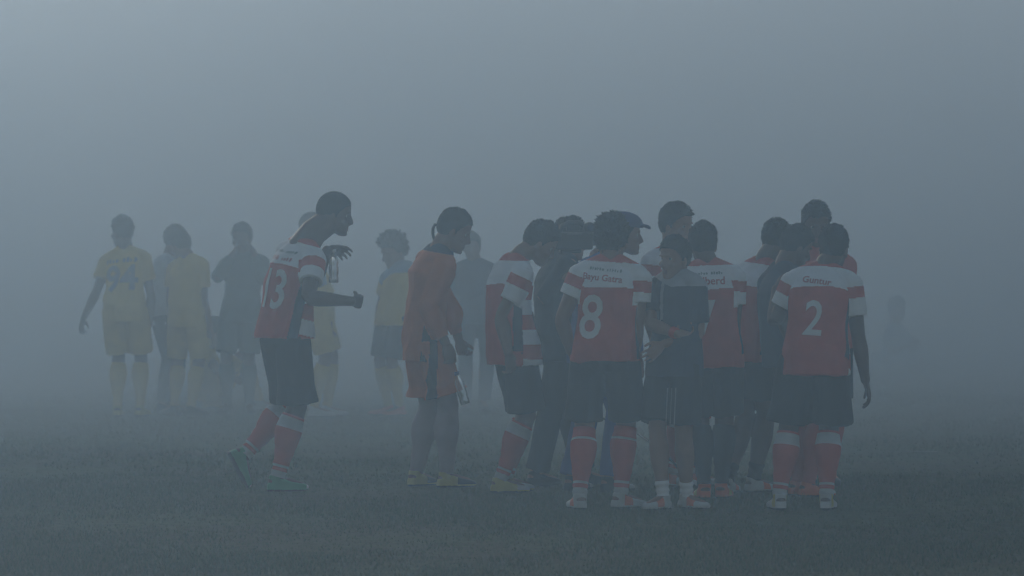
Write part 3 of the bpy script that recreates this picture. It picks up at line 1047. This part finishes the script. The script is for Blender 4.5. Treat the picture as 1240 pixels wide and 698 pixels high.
add('kneel', label='barely visible figure kneeling alone on the right, almost lost in smoke', group=G2, far=True,
    d=66.5, H=1.76, yaw=120, pel=(1090, 452), c7=(1084, 395, 1), head=(1086, 374), hyaw=120, hpitch=10, hair='short',
    ra=((1078, 428, -1), (1098, 420, -1), (1108, 414, -1), .6), la=((1106, 425, 1), (1110, 415, -1), (1114, 410, 1), .6),
    rl=(1112, None, -.15, 110, 0, (0, 0, 1.2)), ll=(1064, None, .2, 110, 60, (0, 0, -1)),
    top={'paint': paint_plain(LBLUE), 'hem': -.08, 'sleeve': .8}, bottom={'mat': LBLUE, 'end': 1.9}, boots=[DBOOT, DBOOT, RUBBER, (1, 2)])  # pale clothes colour stands in for thicker smoke, fading the figure


# ------------------------------------------------------------------ things people carry
def thing(name, label, cat, loc, group=None):
    o = bpy.data.objects.new(name, None)
    o.empty_display_size = .1
    col.objects.link(o)
    o.location = loc
    o['label'] = label
    o['category'] = cat
    if group:
        o['group'] = group
    return o


def bottle(label, c, axis, cap_mat, s=1.0, group='clear drinks bottles in hands'):
    axis = nrm(axis)
    c = np.asarray(c)
    b0 = c - axis * .11 * s
    t = thing('water_bottle', label, 'bottle', b0, group)
    prof_ = [(0, .026), (.004, .031), (.03, .032), (.045, .029), (.06, .032), (.10, .032), (.115, .029), (.13, .032), (.155, .030), (.175, .020), (.19, .013), (.203, .013)]
    v, f = tube_open([b0 + axis * h * s - b0 for h, _ in prof_], [r * s for _, r in prof_], 22, hint=(0.3, 1, .2))
    link('bottle_body', to_mesh('bottle_body', v, f, [GLASS]), t)
    v, f = tube_open([axis * h * s for h in (.197, .2, .216, .219)], [r * s for r in (.014, .0165, .0165, .013)], 18, hint=(0.3, 1, .2))
    link('bottle_cap', to_mesh('bottle_cap', v, f, [cap_mat]), t)
    return t


S_, E_, W_, hd_, _c = PEOPLE['keeper']['arms'][1]
tip = W_ + hd_ * .10
bottle('clear bottle held low in the near hand of the goalkeeper', at(558, 470, tip[1]), at(553, 452, tip[1]) - at(561, 480, tip[1]), BLUE, 1.0)
S_, E_, W_, hd_, _c = PEOPLE['thirteen']['arms'][-1]
bottle('clear bottle dangling below the raised far hand of the number 13 player', at(404, 322, W_[1] + .02), at(404, 300, W_[1]) - at(404, 330, W_[1]), WHITE, 1.0)

# shoulder camera of the cameraman
D = PEOPLE['cameraman']
cd = 37.05
cw_, cr_ = yawvec(80)
upz = np.array([0, 0, 1.0])
c0 = at(694, 290, cd)
vc = thing('video_camera', 'black shoulder video camera resting on the cameraman, its handle on top', 'camera', c0)
axc = (cw_, cr_, upz)


def cpart(name, parts, mat, parent=vc, smooth=False):
    v, f = join(parts)
    return link(name, to_mesh(name, v, f, [mat], None, smooth), parent)


def cp(x, y, z):
    return cw_ * x + cr_ * y + upz * z


cb = cpart('camera_body', [boxm(cp(0, 0, -.01), (.25, .10, .115), axc, .012), boxm(cp(-.02, 0, -.078), (.14, .085, .025), axc, .01), boxm(cp(-.135, 0, -.005), (.03, .085, .095), axc, .008)], PLASTIC)
cpart('trim_strip', [boxm(cp(.005, .053, .036), (.10, .006, .007), axc, .002)], METAL, cb)
cpart('camera_handle', [tube([cp(-.085, 0, .045), cp(-.075, 0, .085), cp(-.03, 0, .105), cp(.04, 0, .105), cp(.075, 0, .085), cp(.08, 0, .05)], [.014, .016, .018, .018, .016, .014], 12), boxm(cp(0, 0, .075), (.09, .035, .04), axc, .01)], PLASTIC, vc, True)
ln = cpart('lens', [tube_open([cp(x, 0, .0) for x in (.12, .13, .19, .20, .25, .255)], [.03, .042, .042, .048, .05, .04], 24)], PLASTIC, vc, True)
cpart('lens_rim', [tube_open([cp(x, 0, .0) for x in (.248, .25, .262, .264)], [.05, .053, .053, .046], 24)], METAL, ln, True)
cpart('lens_glass', [tube_open([cp(x, 0, .0) for x in (.258, .262, .267)], [.044, .043, .02], 24)], LENSGLASS, ln, True)
vf = cpart('viewfinder', [tube([cp(.095, .02, .075), cp(.095, .075, .075)], [.034, .038], 20), boxm(cp(.095, .0, .06), (.04, .05, .03), axc, .006)], RUBBER, vc, True)
cpart('eyepiece', [tube([cp(.095, .105, .075), cp(.095, .112, .075)], [.024, .022], 18)], LENSGLASS, vf, True)
cpart('microphone', [tube([cp(-.02, -.06, .07), cp(.17, -.06, .07)], [.014, .016], 12)], RUBBER, vc, True)

# cable running low through the huddle
cpts = [at(630, 466, 36.9), at(640, 478, 37.0), at(655, 492, 37.75), at(700, 503, 37.9), at(738, 508, 37.6), at(758, 517, 37.2), at(775, 527, 36.9), at(792, 539, 36.5), at(812, 556, 36.2), at(840, 590, 36.1), at_z(858, 36.3, .02)]
fine = []
for i in range(len(cpts) - 1):
    for k in range(5):
        fine.append(lerp(cpts[i], cpts[i + 1], k / 5))
fine.append(cpts[-1])
for _ in range(3):
    fine = [fine[0]] + [(fine[i - 1] + fine[i] * 2 + fine[i + 1]) / 4 for i in range(1, len(fine) - 1)] + [fine[-1]]
v, f = tube(fine, [.0075] * len(fine), 8)
cab = link('camera_cable', to_mesh('camera_cable', v, f, [RUBBER]))
cab['label'] = 'thin black cable slung low through the huddle behind the legs'
cab['category'] = 'cable'

# ------------------------------------------------------------------ the pitch
def ground_material():
    m = bpy.data.materials.new('worn turf')
    m.use_nodes = True
    nt = m.node_tree
    b = nt.nodes['Principled BSDF']
    b.inputs['Roughness'].default_value = 0.95
    b.inputs['Specular IOR Level'].default_value = 0.1
    tc = nt.nodes.new('ShaderNodeTexCoord')
    n1 = nt.nodes.new('ShaderNodeTexNoise')
    n1.inputs['Scale'].default_value = 0.55
    n1.inputs['Detail'].default_value = 8
    n1.inputs['Roughness'].default_value = .65
    n2 = nt.nodes.new('ShaderNodeTexNoise')
    n2.inputs['Scale'].default_value = 9
    n2.inputs['Detail'].default_value = 6
    nt.links.new(tc.outputs['Object'], n1.inputs['Vector'])
    nt.links.new(tc.outputs['Object'], n2.inputs['Vector'])
    r1 = nt.nodes.new('ShaderNodeValToRGB')
    e = r1.color_ramp.elements
    e[0].position, e[0].color = .34, (.075, .064, .026, 1)
    e[1].position, e[1].color = .62, (.068, .086, .024, 1)
    r2 = nt.nodes.new('ShaderNodeValToRGB')
    e = r2.color_ramp.elements
    e[0].position, e[0].color = .3, (.75, .75, .75, 1)
    e[1].position, e[1].color = .7, (1.25, 1.25, 1.2, 1)
    mx = nt.nodes.new('ShaderNodeMix')
    mx.data_type = 'RGBA'
    mx.blend_type = 'MULTIPLY'
    mx.inputs['Factor'].default_value = 1
    nt.links.new(n1.outputs['Fac'], r1.inputs['Fac'])
    nt.links.new(n2.outputs['Fac'], r2.inputs['Fac'])
    nt.links.new(r1.outputs['Color'], mx.inputs['A'])
    nt.links.new(r2.outputs['Color'], mx.inputs['B'])
    nt.links.new(mx.outputs['Result'], b.inputs['Base Color'])
    bp = nt.nodes.new('ShaderNodeBump')
    bp.inputs['Strength'].default_value = .6
    bp.inputs['Distance'].default_value = .02
    nt.links.new(n2.outputs['Fac'], bp.inputs['Height'])
    nt.links.new(bp.outputs['Normal'], b.inputs['Normal'])
    return m


GX, GY0, GY1 = 220, -20, 420
V = [(-GX, GY0, 0), (GX, GY0, 0), (GX, GY1, 0), (-GX, GY1, 0)]
gr = link('pitch', to_mesh('pitch', np.array(V, float), [(0, 1, 2, 3)], [ground_material()], None, False))
gr['kind'] = 'structure'
gr['label'] = 'worn grass football pitch'


def patch(P):
    """0..1 cover of grass: bare scuffed spots stay thin."""
    x, y = P[:, 0], P[:, 1]
    q = np.sin(x * 1.7 + 1.3 * np.sin(y * .6)) + np.sin(y * 1.1 + 1.7 * np.sin(x * .8 + 2)) + .8 * np.sin(x * 4.1 - y * 2.3 + 2 * np.sin(x * 1.9)) + .5 * np.sin(x * 9 + y * 6.1)
    return 1 / (1 + np.exp(-(q * 1.3 + .55)))


def grass(n, x0, x1, y0, y1, hmin, hmax, wid):
    P = np.column_stack([rng.uniform(x0, x1, n), rng.uniform(y0, y1, n)])
    c = patch(P)
    keep = rng.uniform(0, 1, n) < (.25 + .75 * c)
    P, c = P[keep], c[keep]
    n = len(P)
    h = rng.uniform(hmin, hmax, n) * (.35 + .5 * c)
    tall = rng.uniform(0, 1, n) < .03
    h[tall] *= 1.6
    a = rng.uniform(0, 2 * np.pi, n)
    w = wid * rng.uniform(.6, 1.3, n)
    lean = rng.uniform(.1, .8, n) * h
    la = rng.uniform(0, 2 * np.pi, n)
    dx, dy = np.cos(a) * w, np.sin(a) * w
    V = np.zeros((n, 3, 3))
    V[:, 0] = np.column_stack([P[:, 0] - dx, P[:, 1] - dy, np.zeros(n)])
    V[:, 1] = np.column_stack([P[:, 0] + dx, P[:, 1] + dy, np.zeros(n)])
    V[:, 2] = np.column_stack([P[:, 0] + np.cos(la) * lean, P[:, 1] + np.sin(la) * lean, h])
    return V.reshape(-1, 3), (rng.uniform(0, 1, n) * 4).astype(int)


gv, gs = [], []
for args in ((250000, -5.5, 5.5, 24, 39, .018, .042, .004), (90000, -7.5, 7.5, 39, 60, .018, .04, .006)):
    a, b_ = grass(*args)
    gv.append(a)
    gs.append(b_)
gv = np.concatenate(gv)
gs = np.concatenate(gs)
me = bpy.data.meshes.new('grass')
nv = len(gv)
nf = nv // 3
me.vertices.add(nv)
me.vertices.foreach_set('co', gv.ravel())
me.loops.add(nv)
me.loops.foreach_set('vertex_index', np.arange(nv, dtype=np.int32))
me.polygons.add(nf)
me.polygons.foreach_set('loop_start', np.arange(0, nv, 3, dtype=np.int32))
for nm, c in (('grass blade dark', (.046, .074, .018)), ('grass blade mid', (.060, .090, .022)), ('grass blade olive', (.082, .092, .028)), ('grass blade dry', (.105, .095, .040))):
    me.materials.append(cloth(nm, c, rough=.7, bump=0))
me.polygons.foreach_set('material_index', gs.astype(np.int32))
me.update(calc_edges=True)
go = link('grass', me)
go['kind'] = 'stuff'
go['label'] = 'short worn grass of the football pitch'
go['category'] = 'grass'

# worn touch line on the right
m = bpy.data.materials.new('worn chalk line')
m.use_nodes = True
nt = m.node_tree
b = nt.nodes['Principled BSDF']
b.inputs['Roughness'].default_value = .95
tc = nt.nodes.new('ShaderNodeTexCoord')
n1 = nt.nodes.new('ShaderNodeTexNoise')
n1.inputs['Scale'].default_value = 2.2
n1.inputs['Detail'].default_value = 8
nt.links.new(tc.outputs['Object'], n1.inputs['Vector'])
r1 = nt.nodes.new('ShaderNodeValToRGB')
e = r1.color_ramp.elements
e[0].position, e[0].color = .42, (.045, .058, .025, 1)
e[1].position, e[1].color = .62, (.15, .16, .14, 1)
nt.links.new(n1.outputs['Fac'], r1.inputs['Fac'])
nt.links.new(r1.outputs['Color'], b.inputs['Base Color'])
V = [(1.5, 42.05, .024), (3.15, 42.05, .024), (3.15, 42.2, .024), (1.5, 42.2, .024)]
wl = link('pitch_line', to_mesh('pitch_line', np.array(V), [(0, 1, 2, 3)], [m], None, False))
wl['kind'] = 'structure'
wl['label'] = 'worn white line on the pitch'


# ------------------------------------------------------------------ air and smoke
def volume_mat(name, density, color, aniso, absorb):
    m = bpy.data.materials.new(name)
    m.use_nodes = True
    nt = m.node_tree
    nt.nodes.clear()
    out = nt.nodes.new('ShaderNodeOutputMaterial')
    pv = nt.nodes.new('ShaderNodeVolumePrincipled')
    pv.inputs['Color'].default_value = (*color, 1)
    pv.inputs['Density'].default_value = density
    pv.inputs['Density Attribute'].default_value = ''
    pv.inputs['Absorption Color'].default_value = (*absorb, 1)
    pv.inputs['Anisotropy'].default_value = aniso
    nt.links.new(pv.outputs['Volume'], out.inputs['Volume'])
    m.cycles.homogeneous_volume = True
    return m


def lumpy_box(x0, x1, y0, y1, z0, z1, nx, nz, amp, seed):
    """Closed block of smoke whose near face billows."""
    g_ = np.random.default_rng(seed)
    X = np.linspace(x0, x1, nx)
    Z = np.linspace(z0, z1, nz)
    ph = g_.uniform(0, 6.28, 12)
    V, Fc = [], []
    for i, x in enumerate(X):
        for j, z in enumerate(Z):
            q = math.sin(x * .55 + ph[0] + .8 * math.sin(z * .7 + ph[1])) + .7 * math.sin(x * 1.15 + z * .9 + ph[2]) + .5 * math.sin(x * .3 - z * 1.3 + ph[3]) + .3 * math.sin(x * 2.1 + ph[4]) * math.sin(z * 1.7 + ph[5])
            V.append((x, y0 + amp * q, z))
    nF = len(V)
    for i in range(nx - 1):
        for j in range(nz - 1):
            a = i * nz + j
            Fc.append((a, a + nz, a + nz + 1, a + 1))
    for x, z in ((x0, z0), (x1, z0), (x1, z1), (x0, z1)):
        V.append((x, y1, z))
    b0, b1, b2, b3 = nF, nF + 1, nF + 2, nF + 3
    Fc.append((b0, b3, b2, b1))
    Fc.append(tuple([i * nz for i in range(nx)][::-1] + [b0, b1]))
    Fc.append(tuple([i * nz + nz - 1 for i in range(nx)] + [b2, b3]))
    Fc.append(tuple([j for j in range(nz)] + [b3, b0]))
    Fc.append(tuple([(nx - 1) * nz + j for j in range(nz)][::-1] + [b1, b2]))
    return np.array(V, float), Fc


if HAZE:
    v, f = boxm((0, 200, 4.75), (444, 444, 11.5), (np.array([1.0, 0, 0]), np.array([0, 1.0, 0]), np.array([0, 0, 1.0])), 0)
    hz = link('haze', to_mesh('haze', v, f, [volume_mat('haze air', .0077, (.49, .74, 1.0), .76, (1, 1, 1))], None, False))
    hz['kind'] = 'stuff'
    hz['label'] = 'thin grey blue smoke haze over the whole pitch'
    hz['category'] = 'haze'
    for (y0, ztop, amp, seed, dens, lab) in ((39.8, .45, 1.2, 6, .040, 'low smoke creeping over the grass at the feet of the far players'), (43.0, 8.5, 1.6, 4, .034, 'thinner front of the grey blue smoke around the far players'), (53.0, 8.5, 2.0, 9, .075, 'dense bank of grey blue smoke swallowing everything behind the far players')):
        v, f = lumpy_box(-60 - y0 * .1, 60 + y0 * .1, y0, 190 + y0 * .1, -.5 - y0 * .002, ztop + y0 * .002, 60, 16, amp, seed)
        sb = link('smoke', to_mesh('smoke', v, f, [volume_mat('smoke bank', dens, (.775, .87, .952), .66, (0, 0, 0))], None, True))
        sb['kind'] = 'stuff'
        sb['label'] = lab
        sb['category'] = 'smoke'

# ------------------------------------------------------------------ light
w = bpy.data.worlds.new('World')
scene.world = w
w.use_nodes = True
nt = w.node_tree
bg = nt.nodes['Background']
sky = nt.nodes.new('ShaderNodeTexSky')
sky.sky_type = 'NISHITA'
sky.sun_disc = False
SUN_EL, SUN_AZ = math.radians(14), math.radians(-22)      # azimuth from +Y towards +X
sky.sun_elevation = SUN_EL
sky.sun_rotation = SUN_AZ
sky.dust_density = 0.8
sky.air_density = 1.0
nt.links.new(sky.outputs['Color'], bg.inputs['Color'])
bg.inputs['Strength'].default_value = 0.05

sl = bpy.data.lights.new('sun', 'SUN')
sl.energy = 1.1
sl.angle = math.radians(12)
sl.color = (1, .97, .93)
so = bpy.data.objects.new('sun', sl)
col.objects.link(so)
dv = Vector((math.sin(SUN_AZ) * math.cos(SUN_EL), math.cos(SUN_AZ) * math.cos(SUN_EL), math.sin(SUN_EL)))
so.rotation_euler = dv.to_track_quat('Z', 'Y').to_euler()

# ------------------------------------------------------------------ camera and render
cam = bpy.data.cameras.new('camera')
cam.sensor_width = 36
cam.lens = F / 1240 * 36
cam.clip_start = .5
cam.clip_end = 2000
cam.dof.use_dof = True
cam.dof.focus_distance = 35.2
cam.dof.aperture_fstop = 5.6
co = bpy.data.objects.new('camera', cam)
col.objects.link(co)
co.location = CAM
co.rotation_euler = (math.radians(90) - PITCH, 0, 0)
scene.camera = co

scene.render.engine = 'CYCLES'
cy = scene.cycles
cy.use_denoising = True
cy.max_bounces = 6
cy.volume_bounces = 5
cy.transparent_max_bounces = 12
cy.use_adaptive_sampling = False
vs = scene.view_settings
vs.view_transform = 'Standard'
vs.look = 'None'
vs.exposure = 0.34
vs.gamma = 1
